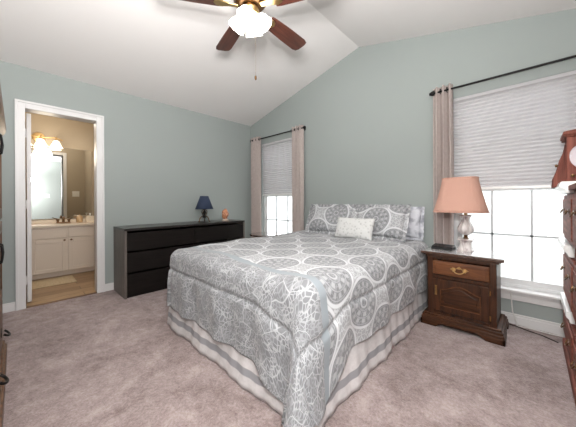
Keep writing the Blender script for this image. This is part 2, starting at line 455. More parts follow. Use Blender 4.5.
# door casing, jambs, baseboards
def casing(name, mats=None):
    mb = MB(); c = .073
    for xa, xb in ((XL, XL + .018), (BX1 - .018, BX1)):
        mb.box(xa, xb, DY0 - c, DY0, 0, DZ + c); mb.box(xa, xb, DY1, DY1 + c, 0, DZ + c); mb.box(xa, xb, DY0, DY1, DZ, DZ + c)
    # stepped outer moulding on the bedroom side
    mb.box(XL + .018, XL + .028, DY0 - c, DY0 - c + .022, 0, DZ + c - .022); mb.box(XL + .018, XL + .028, DY1 + c - .022, DY1 + c, 0, DZ + c - .022)
    mb.box(XL + .018, XL + .028, DY0 - c, DY1 + c, DZ + c - .022, DZ + c)
    # jamb lining and stops
    mb.box(XL - T - .018, XL + .0, DY0 - .02, DY0, 0, DZ + .02); mb.box(XL - T - .018, XL + .0, DY1, DY1 + .02, 0, DZ + .02); mb.box(XL - T - .018, XL, DY0, DY1, DZ, DZ + .02)
    return mb.build('trim_1', 'trim', bevel=.003)
struct(casing('trim_1'), 'white casing around the bathroom doorway')
struct(box('trim_2', 'bronze', (XL - .035, XL + .005, DY0, DY1, -.002, .006), bevel=.002), 'dark threshold strip in the bathroom doorway')

def base(name, pts, h=.088, t=.015):
    mb = MB()
    for (xa, ya, xb, yb) in pts:
        mb.box(min(xa, xb), max(xa, xb), min(ya, yb), max(ya, yb), 0, h - .02)
        sx, sy = (.004 if abs(xb - xa) < .03 else 0), (.004 if abs(yb - ya) < .03 else 0)
        mb.box(min(xa, xb) + (sx if xa > 0 else 0), max(xa, xb) - (sx if xa < 0 else 0), min(ya, yb) + sy, max(ya, yb), h - .02, h)
    return struct(mb.build(name, 'trim', bevel=.003))
base('baseboard_left', [(XL, YF, XL + .015, DY0 - .074), (XL, DY1 + .074, XL + .015, YB)])
base('baseboard_back', [(XL + .016, YB - .015, XR - .016, YB)])
base('baseboard_right', [(XR - .015, YF, XR, YB)])
base('baseboard_front', [(XL + .016, YF, XR - .016, YF + .015)])

# bathroom door, swung open into the bathroom
d = struct(box('door_1', 'trim', (XL - T - .04 - .56, XL - T - .04, DY0 + .012, DY0 + .047, .012, DZ - .005)), 'white bathroom door swung open, seen by its edge')
for z in (.25, 1.05, 1.80):
    MB().lathe([(.007, z - .045), (.007, z + .045)], (XL - T - .03, DY0 + .006, 0), 10).build('hinge', 'trim', d, smooth=True)
MB().lathe([(.012, 0), (.012, -.035), (.027, -.045), (.03, -.06), (.02, -.075)], (XL - T - .04 - .50, DY0 + .012, .95), 20, axis=1).build('knob', 'brass', d, smooth=True)

# window units
def window(n, xa, xb, label):
    fr = MB(); ya, yb = YB + .045, YB + .095; t = .035
    fr.box(xa, xa + t, ya, yb, WZ0, WZ1); fr.box(xb - t, xb, ya, yb, WZ0, WZ1); fr.box(xa, xb, ya, yb, WZ1 - t, WZ1); fr.box(xa, xb, ya, yb, WZ0, WZ0 + .03)
    o = struct(fr.build('window_%d' % n, 'vinyl', bevel=.003), label)
    zm = 1.165
    def sash(name, z0, z1, y0, y1):
        s = MB(); r = .036
        s.box(xa + t, xa + t + r, y0, y1, z0, z1); s.box(xb - t - r, xb - t, y0, y1, z0, z1); s.box(xa + t, xb - t, y0, y1, z0, z0 + r + .012); s.box(xa + t, xb - t, y0, y1, z1 - r, z1)
        so = s.build(name, 'vinyl', o, bevel=.003)
        g = MB(); ym = (y0 + y1) / 2; L, R = xa + t + r, xb - t - r; c = (xa + xb) / 2
        for k in (-1, 1): g.box(c + k * .1325 - .009, c + k * .1325 + .009, ym - .008, ym + .008, z0, z1)
        g.box(L, R, ym - .008, ym + .008, (z0 + z1) / 2 - .008, (z0 + z1) / 2 + .008)
        g.build('muntins', 'grid', so)
        box('pane', 'pane', (L - .005, R + .005, ym + .010, ym + .013, z0 + r, z1 - r + .01), so, 0)
    sash('lower_sash', WZ0 + .03, zm + .02, ya + .004, ya + .026)
    sash('upper_sash', zm - .015, WZ1 - t, ya + .028, ya + .048)
    # stool and apron
    st = MB(); st.box(xa - .05, xb + .05, YB - .05, YB + .045, WZ0 - .022, WZ0 + .002); st.build('window_sill', 'trim', o, bevel=.006)
    ap = MB(); ap.box(xa - .03, xb + .03, YB - .016, YB, WZ0 - .095, WZ0 - .022); ap.box(xa - .03, xb + .03, YB - .024, YB, WZ0 - .045, WZ0 - .022); ap.build('apron', 'trim', o, bevel=.004)
    return o
window(1, *WIN[0], 'window left of the bed, nearer the corner')
window(2, *WIN[1], 'window right of the bed behind the nightstand')

# ------------------------------------------------------------------ outside
struct(box('ground', 'grass', (-9, 6, YB + T, 14, -.45, -.40), bevel=0), 'lawn outside the windows')
fe = thing('fence', (0, 6.2, -.4), 'pale board fence seen outside the right window', 'fence')
mb = MB()
for i in range(70): x = -7 + i * .16; mb.box(x, x + .1585, 0, .02, 0, 1.75 + .01 * math.sin(i * 3.1))
mb.build('board_panel', 'fence', fe)
mb = MB()
for z in (.3, 1.4): mb.box(-7, 4.2, .02, .06, z, z + .09)
mb.build('rail', 'fence', fe)

# ------------------------------------------------------------------ blinds
def blind(xa, xb, label):
    t = thing('pleated_blind', ((xa + xb) / 2, YB + .02, 0), label, 'blind', 'pleated window blinds')
    hw = (xb - xa) / 2 - .006; z0, z1 = 1.185, WZ1 - .03; n = 26
    pts = [(.0 + (.006 if k % 2 else -.006), z1 + (z0 - z1) * k / (2 * n)) for k in range(2 * n + 1)]
    mb = MB()
    A = [mb.bm.verts.new((-hw, y, z)) for y, z in pts]; B = [mb.bm.verts.new((hw, y, z)) for y, z in pts]
    for i in range(len(pts) - 1): mb.bm.faces.new((A[i], B[i], B[i + 1], A[i + 1]))
    o = mb.build('shade_cloth', 'blind', t);     box('head_rail', 'blind', (-hw, hw, -.02, .02, WZ1 - .032, WZ1 - .001), t)
    box('bottom_rail', 'white', (-hw, hw, -.014, .014, z0 - .022, z0 + .002), t, .004)
    return t
blind(*WIN[0], 'grey pleated blind half drawn in the window left of the bed')
blind(*WIN[1], 'wide pale pleated blind half drawn in the window right of the bed')

# ------------------------------------------------------------------ curtain rods and panels
YR, ZR = YB - .075, 2.137
def rod(xa, xb, label):
    t = thing('curtain_rod', ((xa + xb) / 2, YR, ZR), label, 'curtain rod', 'black curtain rods'); h = (xb - xa) / 2
    MB().tube([(-h, 0, 0), (h, 0, 0)], .0095, 12).build('pole', 'blackmetal', t, smooth=True)
    for s in (-1, 1):
        MB().lathe([(.004, -.012), (.013, -.008), (.015, 0), (.021, .012), (.023, .024), (.018, .036), (.006, .044)], (s * (h - .0), 0, 0), 16, axis=0).build('finial', 'blackmetal', t, smooth=True)
        MB().tube([(s * (h - .035), .075, -.0), (s * (h - .035), .012, -.0)], .006, 8).lathe([(.022, .066), (.022, .074)], (s * (h - .035), 0, 0), 16, axis=1).build('bracket', 'blackmetal', t, smooth=True)
    return t
rod(-3.60, -2.405, 'black curtain rod over the window left of the bed')
rod(-.735, .52, 'black curtain rod over the window right of the bed')
def curtain(xa, xb, folds, label, amp=.038, z0=.02, seed=0):
    t = thing('curtain', ((xa + xb) / 2, YR, 0), label, 'curtain', 'beige curtain panels'); h = (xb - xa) / 2
    rnd = random.Random(seed); ph = rnd.random() * .6
    def fn(u, v):
        z = z0 + (ZR + .045 - z0) * v
        q = u + .012 * math.sin(6 * v + 9 * u) * (1 - v)
        y = amp * (1 - .25 * (1 - v)) * math.sin(2 * PI * folds * q + ph) + .006 * math.sin(17 * u + 3 * v)
        x = -h + 2 * h * u * 1.0 + .012 * math.sin(4 * PI * folds * q + 2 * ph) + (1 - v) * .02 * (u - .5)
        return (x, min(y, .055), z)
    o = MB().grid(int(folds * 16) + 1, 34, fn).build('curtain_panel', 'curtain', t, smooth=True, angle=180)
    so = o.modifiers.new('thickness', 'SOLIDIFY'); so.thickness = .003
    for k in range(int(folds * 2)):
        x = -h + 2 * h * ((k + .5) - ph / PI + (.5 if ph > .5 * PI else 0)) / (2 * folds)
        if not -h < x < h: continue
        MB().tube([(x, .024 * math.cos(a), ZR + .024 * math.sin(a)) for a in lin(0, 2 * PI * 15 / 16, 16)], .0035, 6, closed=True).build('grommet', 'blackmetal', t, smooth=True)
    return t
curtain(-3.625, -3.37, 3.5, 'beige curtain panel beside the room corner, left of the far window', seed=1)
curtain(-2.64, -2.425, 3, 'beige curtain panel right of the far window, behind the bed', seed=2)
curtain(-.715, -.545, 3, 'beige curtain panel behind the pink lamp, left of the near window', seed=3)
curtain(.30, .47, 3.5, 'beige curtain panel behind the tall cherry chest', seed=4)

# ------------------------------------------------------------------ ceiling fan
FY, BZ = 1.235, 2.55
fan = thing('ceiling_fan', (RX, FY, 0), 'five blade ceiling fan with reddish wood blades and lit glass shades', 'ceiling fan')
MB().lathe([(.0, 2.985), (.075, 2.955), (.07, 2.92), (.03, 2.89), (.0, 2.885)], seg=28, cap=False).build('canopy', 'bronze', fan, smooth=True)
MB().tube([(0, 0, 2.9), (0, 0, 2.68)], .013, 12).build('downrod', 'bronze', fan, smooth=True)
MB().lathe([(.0, 2.70), (.05, 2.695), (.10, 2.67), (.125, 2.64), (.125, 2.59), (.10, 2.56), (.07, 2.55), (0, 2.548)], seg=36, cap=False).build('motor_housing', 'bronze', fan, smooth=True)
for k, a in enumerate((94, 166, 238, 310, 22)):
    ar = math.radians(a)
    bl = MB(); out = []
    for r_, hw in ((.20, .054), (.24, .062), (.42, .072), (.61, .076), (.648, .066), (.662, .036)): out.append((r_, hw))
    poly = [(r_, -hw) for r_, hw in out] + [(r_, hw) for r_, hw in reversed(out)]
    bl.prism(poly, 2, -.004, .004)
    o = bl.build('blade', 'fan_wood', fan, bevel=.002)
    o.matrix_basis = Matrix.Translation((0, 0, BZ)) @ Matrix.Rotation(ar, 4, 'Z') @ Matrix.Rotation(math.radians(-11), 4, 'X')
    ir = MB(); ir.prism([(.09, -.018), (.16, -.022), (.22, -.042), (.255, -.03), (.27, 0), (.255, .03), (.22, .042), (.16, .022), (.09, .018)], 2, -.011, -.004)
    ir.build('blade_iron', 'brass', o, bevel=.002)
MB().lathe([(0, 2.55), (.055, 2.545), (.07, 2.52), (.06, 2.49), (.03, 2.475), (0, 2.47)], seg=28, cap=False).build('light_fitting', 'brass', fan, smooth=True)
for k in range(4):
    ar = math.radians(35 + 90 * k)
    prof = [(.020, .0), (.027, -.011), (.046, -.031), (.058, -.058), (.063, -.084), (.066, -.098)]
    def tul(r, a): rr = r * (1 + .05 * math.cos(8 * a) * (r / .074) ** 2); return rr * math.cos(a), rr * math.sin(a)
    o = MB().lathe(prof, seg=32, cap=False, fn=tul).build('lamp_shade', 'bulb_glass', fan, smooth=True, angle=180)
    so = o.modifiers.new('thickness', 'SOLIDIFY'); so.thickness = .003
    o.matrix_basis = Matrix.Translation((.055 * math.cos(ar), .055 * math.sin(ar), 2.478)) @ Matrix.Rotation(ar, 4, 'Z') @ Matrix.Rotation(math.radians(-36), 4, 'Y')
    MB().lathe([(.0, .0), (.012, -.01), (.026, -.045), (.028, -.06), (.018, -.074), (0, -.080)], seg=16, cap=False).build('bulb', 'bulb_glass', o, smooth=True)
MB().tube([(.02, .035, 2.475), (.02, .035, 2.03)], .0008, 6).build('pull_chain', 'bronze', fan)
MB().lathe([(0, 2.035), (.007, 2.028), (.009, 2.012), (.006, 2.0), (0, 1.996)], (.02, .035, 0), 12, cap=False).build('chain_fob', 'bronze', fan, smooth=True)

# ------------------------------------------------------------------ bed
bx0, bx1, by0, by1 = -2.28, -.76, .93, 2.93
bed = thing('bed', ((bx0 + bx1) / 2, by0, 0), 'queen bed with a pale pleated skirt standing against the gable wall', 'bed')
W = (bx1 - bx0) / 2; LN = by1 - by0
mb = MB(); mb.box(-W, W, 0, LN, .36, .625); mb.build('mattress', 'mattress', bed, bevel=.05, smooth=True)
mb = MB(); mb.box(-W + .01, W - .01, .01, LN, .16, .358); mb.build('box_spring', 'mattress', bed, bevel=.02)
fr = MB(); fr.box(-W + .03, W - .03, .03, LN - .02, .12, .158); fr.build('bed_frame', 'blackmetal', bed)
for sx in (-1, 1):
    for yy in (.12, LN - .12): MB().lathe([(.02, 0), (.02, .12)], (sx * (W - .12), yy, 0), 12).build('leg', 'blackmetal', bed)
# bed skirt: path left side -> foot -> right side
def skirt_path(u):
    L1 = LN - .02; tot = 2 * L1 + 2 * W; d = u * tot
    if d < L1: return (-W, L1 - d, -1, 0, d)
    d2 = d - L1
    if d2 < 2 * W: return (-W + d2, 0, 0, -1, d)
    return (W, d2 - 2 * W, 1, 0, d)
def skirt_fn(u, v):
    x, y, nx, ny, d = skirt_path(u)
    z = .005 + .345 * v
    k = (1 - v)
    cx = min(1, max(0, (W - abs(x)) / .10)) if ny else min(1, max(0, y / .10))
    o = .012 + .030 * k ** 1.5 + .0035 * math.sin(d * 52) * (.5 + .5 * k) + .009 * math.sin(d * 14.7 + 1 + .8 * math.sin(d * 3.1)) * k
    px_, py_ = x + nx * o, y + ny * o
    # round the two corners outwards
    if cx < 1: px_ += math.copysign(.02 * k * (1 - cx), x) if ny else 0; py_ += 0 if ny else -.02 * k * (1 - cx)
    return (px_, py_, z)
o = MB().grid(620, 14, skirt_fn, lambda a, b: (skirt_path(a)[4] if a < 1 else 5.5, .005 + .345 * b)).build('bed_skirt', 'skirt', bed, smooth=True, angle=180)
so = o.modifiers.new('thickness', 'SOLIDIFY'); so.thickness = .002

# comforter
ZT = .652; Rr = .085
cw = W + .028; OV_S, OV_F = .375, .43
yh = by0 + 1.86                                   # head edge of the comforter
flen = yh - (by0 - .028)
def drape(s, t):
    """s: signed width coordinate from the centre line, t: from the head edge. Returns world point."""
    a = max(0, abs(s) - (cw - Rr)); b = max(0, t - (flen - Rr))
    sg = 1 if s >= 0 else -1
    if sg > 0:                                            # the near corner is pulled down further
        sm = lambda q: (lambda c: c * c * (3 - 2 * c))(min(1, max(0, q)))
        b *= 1 + .38 * sm((s - (cw - .40)) / .40); a *= 1 + .42 * sm((t - (flen - .34)) / .34)
    r = math.hypot(a, b); phi = math.atan2(b, a)
    arc = Rr * PI / 2
    if r < arc: out, dn = Rr * math.sin(r / Rr), Rr * (1 - math.cos(r / Rr)); l = 0
    else:
        l = r - arc; cf = math.sin(2 * phi)                 # 1 at the free corner
        if sg < 0: l *= 1 - .33 * cf
        if sg > 0: l *= 1 - .18 * cf
        fl = .05 + (.26 if sg > 0 else .05) * cf ** 1.5
        out = Rr + fl * l; dn = Rr + math.sqrt(1 - fl * fl) * l 
        k = min(1, l / .18)
        if b < 1e-6: wv = .012 * math.sin(t * 11.5 + .6) + .008 * math.sin(t * 23 + 2)
        elif a < 1e-6: wv = .013 * math.sin(s * 12.5 + 1.2) + .009 * math.sin(s * 27)
        else: wv = .012 * math.cos(2 * phi * 2) * (1 - cf)
        out += wv * k + .010 * math.sin(PI * min(1, l / .3)) * (1 - cf)
    if dn > .48: dn = .48 + .15 * (1 - math.exp(-(dn - .48) / .15))
    x0 = min(abs(s), cw - Rr); t0 = min(t, flen - Rr)
    psi = phi + (.34 * math.sin(2 * phi) if sg > 0 else 0)
    x = sg * (x0 + math.cos(psi) * out * (1 if r > 0 else 0)); y = t0 + math.sin(psi) * out
    z = ZT - dn
    # quilted puffiness on the top and a stitched seam along each edge
    puff = .010 * math.sin(s * 7.1 + .5 * math.sin(t * 3)) * math.sin(t * 6.3 + .4) + .006 * math.sin(s * 15 + t * 4) * math.sin(t * 13)
    top = 1 - min(1, r / .2)
    z += puff * top + .012 * top
    seam = 0
    for q in (abs(s) - (cw + .12), t - (flen + .12)):
        seam = max(seam, math.exp(-(q / .014) ** 2))
    nx, ny, nz = (math.cos(phi) * sg, math.sin(phi), 0) if r > arc * .6 else (0, 0, 1)
    sk = .014 * seam
    x -= nx * sk; y -= ny * sk; z -= nz * sk
    z = max(z, .012)
    return ((bx0 + bx1) / 2 + x, yh - y, z)
SW, TW = cw + OV_S, flen + OV_F
def cfn(u, v): return drape(-SW + 2 * SW * u, TW * v)
co = MB().grid(270, 270, cfn, lambda u, v: (-SW + 2 * SW * u + 2.0, TW * v)).build('comforter', 'comforter', None, smooth=True, angle=180)
so = co.modifiers.new('thickness', 'SOLIDIFY'); so.thickness = .018; so.offset = -1
tag(co, 'grey and white damask comforter draped over the bed, one corner hanging to the carpet', 'comforter')

# pillows
def pillow(name, m, w_, h_, d_, loc, tilt, rotz, label, cat, group=None, flange=0.0, u0=0, v0=0, turn=0.0):
    def side(sgn):
        def fn(u, v):
            x, y = u * 2 - 1, v * 2 - 1
            e = (max(0, 1 - abs(x) ** 3.2) * max(0, 1 - abs(y) ** 3.2)) ** .55
            pin = 1 - .06 * (x * x) * (1 - y * y) * 0 - .055 * (1 - abs(x) ** 2) * (abs(y) ** 4) - .0
            pinx = 1 - .045 * (1 - abs(y) ** 2) * (abs(x) ** 4)
            return (x * w_ / 2 * pinx, sgn * d_ / 2 * e * (1 + .05 * math.sin(5 * x + 2) * math.sin(4 * y)), y * h_ / 2 * pin)
        return fn
    mb = MB()
    uvf = lambda u, v: (u0 + u * w_, v0 + v * h_)
    mb.grid(34, 26, side(-1), uvf); mb.grid(34, 26, side(1), uvf)
    if flange:
        ring = []
        lay = mb.bm.loops.layers.uv.verify()
        P = [(-1, -1), (1, -1), (1, 1), (-1, 1)]; n = 24; pts = []
        for (xa, ya), (xb, yb) in zip(P, P[1:] + P[:1]):
            for k in range(n): pts.append((xa + (xb - xa) * k / n, ya + (yb - ya) * k / n))
        inner = [mb.bm.verts.new((x * w_ / 2 * .955, 0, y * h_ / 2 * .945)) for x, y in pts]
        outer = [mb.bm.verts.new((x * (w_ / 2 + flange), .010 * math.sin(i * 1.9), y * (h_ / 2 + flange))) for i, (x, y) in enumerate(pts)]
        for i in range(len(pts)):
            j = (i + 1) % len(pts); f = mb.bm.faces.new((inner[i], inner[j], outer[j], outer[i]))
            for l in f.loops: l[lay].uv = (u0 + w_ / 2 + l.vert.co.x, v0 + h_ / 2 + l.vert.co.z)
    bmesh.ops.remove_doubles(mb.bm, verts=mb.bm.verts, dist=.0005)
    o = mb.build(name, m, None, smooth=True, angle=180)
    o.location = loc; o.rotation_euler = (tilt, turn, rotz)
    return tag(o, label, cat, group)
TL = math.radians(-24)
pillow('pillow', 'dotted', .66, .31, .12, (-1.15, 2.87, .828), math.radians(-8), 0, 'pale grey spotted pillow upright behind the right patterned sham', 'pillow', flange=.02)
pillow('pillow_sham', 'sham_off', .60, .345, .14, (-1.845, 2.70, .842), TL, math.radians(3), 'left grey damask pillow sham leaning at the head of the bed', 'pillow sham', 'damask pillow shams', flange=.028, u0=0, v0=0)
pillow('pillow_sham', 'sham', .57, .345, .14, (-1.20, 2.69, .842), TL, math.radians(-3), 'right grey damask pillow sham with one large centred medallion', 'pillow sham', 'damask pillow shams', flange=.028, u0=-.055, v0=.055)
pillow('throw_pillow', 'whitepillow', .45, .24, .11, (-1.39, 2.50, .772), math.radians(-22), 0, 'small white textured throw pillow in front of the two shams', 'pillow', u0=0)

# ------------------------------------------------------------------ nightstand
NX0, NX1, NY0, NY1, NH = -.705, -.145, 2.435, 2.84, .63
ns = thing('nightstand', ((NX0 + NX1) / 2, (NY0 + NY1) / 2, 0), 'dark walnut nightstand with one drawer and an arched panel door', 'nightstand')
hw, hd = (NX1 - NX0) / 2, (NY1 - NY0) / 2
mb = MB(); bw, bd = hw - .045, hd - .035
mb.box(-bw, -bw + .02, -bd, bd, .10, .585); mb.box(bw - .02, bw, -bd, bd, .10, .585); mb.box(-bw, bw, bd - .012, bd, .10, .585); mb.box(-bw, bw, -bd, bd, .10, .125); mb.box(-bw, bw, -bd, bd, .565, .585)
mb.box(-bw, bw, -bd, -bd + .03, .405, .432)
mb.box(-bw, -bw + .045, -bd - .008, -bd + .02, .10, .585); mb.box(bw - .045, bw, -bd - .008, -bd + .02, .10, .585)
mb.build('carcass', 'walnut_z', ns, bevel=.003)
mb = MB()
for e, z0, z1 in ((0, .605, .6295), (-.016, .595, .606), (-.030, .583, .597)): mb.box(-hw - e * -1 if False else -(hw + e), hw + e, -(hd + e), hd + min(0, e), z0, z1)
mb.build('top', 'walnut_top', ns, bevel=.005)
box('top_inset', 'pale_top', (-hw + .014, hw - .014, -hd + .014, hd - .014, .626, .6315), ns, .001)
mb = MB()
for e, z0, z1 in ((-.018, .088, .106), (-.006, .066, .090), (.0, .03, .068)): mb.box(-(hw + e), hw + e, -(hd + e), hd + min(0, e), z0, z1)
mb.build('plinth', 'walnut', ns, bevel=.006)
for sx in (-1, 1):                                         # bracket feet
    mb = MB(); A = sx * (hw + .004)
    mb.prism([(A, 0), (A, .045), (A - sx * .19, .045), (A - sx * .15, .028), (A - sx * .115, 0)], 1, -hd - .004, -hd + .02)
    mb.prism([(-hd - .004, 0), (-hd - .004, .045), (-hd + .17, .045), (-hd + .13, .026), (-hd + .10, 0)], 0, A - sx * .018, A)
    mb.build('foot', 'walnut', ns, bevel=.003)
    mb = MB(); mb.box(min(A, A - sx * .06), max(A, A - sx * .06), hd - .06, hd, 0, .045); mb.build('foot', 'walnut', ns, bevel=.003)
# drawer
dr = box('drawer', 'walnut_light', (-bw + .042, bw - .042, -bd - .014, -bd + .012, .440, .556), ns, .005)
box('drawer_field', 'walnut_light', (-bw + .062, bw - .062, -bd - .019, -bd - .012, .456, .540), dr, .006)
pl = MB()
yb = -bd - .022
for sx in (-1, 1):
    pl.prism([(sx * x, z) for x, z in ((.022, .500), (.030, .516), (.044, .517), (.064, .503), (.050, .494), (.044, .484), (.030, .486))], 1, yb - .003, yb + .004)
pl.prism([(-.018, .512), (-.010, .522), (0, .530), (.010, .522), (.018, .512), (0, .508)], 1, yb - .003, yb + .004)
pl.tube([(-.03, yb, .506), (-.012, yb, .514), (.012, yb, .514), (.03, yb, .506)], .003, 6)
pl.tube([(.036 * math.sin(a), yb - .010 - .014 * math.cos(a / 1.2), .503 - .026 * math.cos(a)) for a in lin(-PI / 2, PI / 2, 13)], .0042, 8)
for sx in (-1, 1): pl.lathe([(.008, -.014), (.008, .0)], (sx * .036, yb, .503), 10, axis=1)
pl.build('bail_pull', 'brass', dr, smooth=True)
# door with an arched raised panel
dx0, dx1, dz0, dz1 = -bw + .042, bw - .042, .132, .412
dz1 = .402
door = MB(); yf, ym = -bd - .012, -bd + .012
arch = [(x, .315 + (.045 * (math.cos(PI * x / (dx1 - .055)) * .5 + .5) if abs(x) < dx1 - .055 else 0) * 1.0) for x in lin(dx0 + .058, dx1 - .058, 25)]
door.box(dx0, dx0 + .058, yf, ym, dz0, dz1); door.box(dx1 - .058, dx1, yf, ym, dz0, dz1); door.box(dx0 + .058, dx1 - .058, yf, ym, dz0, dz0 + .05)
door.prism([(x, z) for x, z in arch] + [(dx1 - .058, dz1), (dx0 + .058, dz1)], 1, yf, ym)
do = door.build('door', 'walnut_z', ns, bevel=.003)
pn = MB(); pn.prism([(dx0 + .055, dz0 + .045), (dx1 - .055, dz0 + .045)] + [(x, z + .004) for x, z in reversed(arch)], 1, yf + .012, yf + .018)
pn.prism([(dx0 + .085, dz0 + .075), (dx1 - .085, dz0 + .075)] + [(x * .87, z - .026) for x, z in reversed(arch)], 1, yf + .003, yf + .013)
pn.build('door_panel', 'walnut', do, bevel=.004)
rim = MB(); rim.tube([(dx0 + .058, yf, dz0 + .05), (dx1 - .058, yf, dz0 + .05)] + [(x, yf, z) for x, z in reversed(arch)], .004, 6, closed=True); rim.build('panel_moulding', 'walnut_light', do, smooth=True)
hd_ = MB(); hx = dx0 + .024; hd_.box(hx - .008, hx + .008, yf - .003, yf + .001, .265, .345)
hd_.tube([(hx, yf - .003, .335), (hx, yf - .018, .325), (hx, yf - .018, .285), (hx, yf - .003, .275)], .0042, 8); hd_.build('handle', 'brass', do, smooth=True)
for z in (.17, .36):
    MB().lathe([(.0045, -.018), (.0045, .018)], (dx1 + .004, yf - .001, z), 8).build('hinge', 'brass', do)

# lamp on the nightstand
LX, LY = -.412, 2.665
lp = thing('table_lamp', (LX, LY, NH), 'table lamp with veined marble base and flared terracotta pink shade, on the nightstand', 'lamp', 'table lamps')
def sq(p):                                                # a rounded-square turning
    def f(r, a):
        c_, s_ = math.cos(a), math.sin(a); k = (abs(c_) ** p + abs(s_) ** p) ** (-1 / p); return r * k * c_, r * k * s_
    return f
MB().lathe([(.0, 0), (.057, 0), (.057, .012), (.050, .02), (.045, .045), (.042, .07), (.052, .09), (.060, .097), (.054, .104), (.0, .106)], seg=40, cap=False, fn=sq(4)).build('base', 'marble', lp, smooth=True)
MB().lathe([(.0, .104), (.020, .106), (.020, .114), (.013, .120), (.017, .130), (.010, .138), (0, .140)], seg=20, cap=False).build('neck_ring', 'bronze', lp, smooth=True)
def flute(r, a): rr = r * (1 + .05 * math.cos(10 * a)); return rr * math.cos(a), rr * math.sin(a)
MB().lathe([(.0, .137), (.022, .139), (.044, .155), (.058, .178), (.057, .20), (.045, .228), (.031, .255), (.027, .275), (.034, .292), (.046, .304), (.030, .310), (.0, .312)], seg=60, cap=False, fn=flute).build('vase_body', 'marble', lp, smooth=True)
MB().lathe([(.012, .31), (.012, .36), (.018, .362), (.018, .40), (.006, .41)], seg=16).tube([(0, 0, .40), (-.020, 0, .55), (-.035, 0, .62)], .004, 8).lathe([(.004, .615), (.008, .624), (.004, .634)], (-.035, 0, 0), seg=12).build('stem', 'brass', lp, smooth=True)
def shp(r, a):
    c_, s_ = math.cos(a), math.sin(a); k = (abs(c_) ** 3 + abs(s_) ** 3) ** (-1 / 3)
    rr = r * (1 + .006 * math.cos(72 * a)); return rr * k * c_ - .040, rr * k * .80 * s_
h0, h1 = .335, .628
sh = MB().lathe([(.130 + (.198 - .130) * (1 - v) ** 1.25, h0 + (h1 - h0) * v) for v in lin(0, 1, 14)], seg=288, cap=False, fn=shp).build('lamp_shade', 'pink_shade', lp, smooth=True, angle=180)
so = sh.modifiers.new('thickness', 'SOLIDIFY'); so.thickness = .003
for z, r in ((h0, .198), (h1, .130)):
    pts = [(*shp(r, 2 * PI * i / 96), z) for i in range(96)]
    MB().tube(pts, .0045, 6, closed=True).build('shade_trim', 'pink_shade', lp, smooth=True)
MB().tube([(-.155, 0, h1 - .01), (.080, 0, h1 - .01)], .002, 6).tube([(-.035, -.1, h1 - .01), (-.035, .1, h1 - .01)], .002, 6).build('shade_spider', 'brass', lp)

ck = thing('clock_radio', (-.570, 2.625, NH), 'low black clock radio lying left of the marble lamp on the nightstand', 'clock', rotz=math.radians(-6))
MB().prism([(-.06, 0), (.06, 0), (.06, .034), (.03, .042), (-.045, .028), (-.06, .016)], 0, -.085, .082).build('body', 'black_plastic', ck, bevel=.005)
MB().prism([(-.050, .0275), (.02, .0402), (.02, .0412), (-.050, .0285)], 0, -.055, .015).build('display', mat('dark_display', (.006, .006, .007), .12), ck)
mb = MB()
for k in range(3): mb.box(-.06 + .0 * k + .078 + k * .013, .028 + k * .013, .0, .02, .034, .0405)
mb.build('button', 'black_plastic', ck, bevel=.001)

# cords on the floor behind the nightstand
c1 = MB().tube([(-.30, 2.895, .006), (-.18, 2.90, .006), (-.10, 2.885, .006), (-.02, 2.845, .006), (.06, 2.82, .006), (.14, 2.76, .006)], .004, 8).build('power_cord', 'cord_black', smooth=True)
tag(c1, 'dark power cord curving over the carpet beside the nightstand toward the cherry chest', 'cord', 'power cords')
c2 = MB().tube([(-.13, 2.905, .27), (-.12, 2.90, .12), (-.09, 2.885, .01), (.0, 2.905, .008), (.10, 2.89, .008), (.20, 2.905, .008)], .0045, 8).build('power_cord', 'cord_white', smooth=True)
tag(c2, 'pale power cord lying along the baseboard below the near window', 'cord', 'power cords')

# ------------------------------------------------------------------ six-drawer dresser along the left wall
DX0, DX1, DYa, DYb, DH = XL + .018, -3.235, .815, 2.44, .775
ds = thing('dresser', ((DX0 + DX1) / 2, (DYa + DYb) / 2, 0), 'long low espresso six drawer dresser against the left wall', 'dresser')
hx, hy = (DX1 - DX0) / 2, (DYb - DYa) / 2
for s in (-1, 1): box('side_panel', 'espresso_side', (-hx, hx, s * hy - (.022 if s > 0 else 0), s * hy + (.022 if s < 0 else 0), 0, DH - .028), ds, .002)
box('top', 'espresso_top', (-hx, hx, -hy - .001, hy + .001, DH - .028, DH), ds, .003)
mb = MB(); mb.box(-hx, -hx + .01, -hy + .022, hy - .022, .03, DH - .028); mb.box(-hx, hx - .03, -.012, .012, .03, DH - .028); mb.box(-hx, hx - .04, -hy + .022, hy - .022, .02, .04); mb.box(hx - .05, hx - .03, -hy + .022, hy - .022, .0, .05)
mb.build('carcass', 'espresso', ds)
zz = [.045, .285, .522, .742]
for col in (-1, 1):
    for r in range(3):
        y0_, y1_ = (-hy + .024, -.003) if col < 0 else (.003, hy - .024)
        z0_, z1_ = zz[r], zz[r + 1] - .006
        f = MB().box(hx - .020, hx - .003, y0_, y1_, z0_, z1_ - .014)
        f.build('drawer', 'espresso', ds, bevel=.0015)

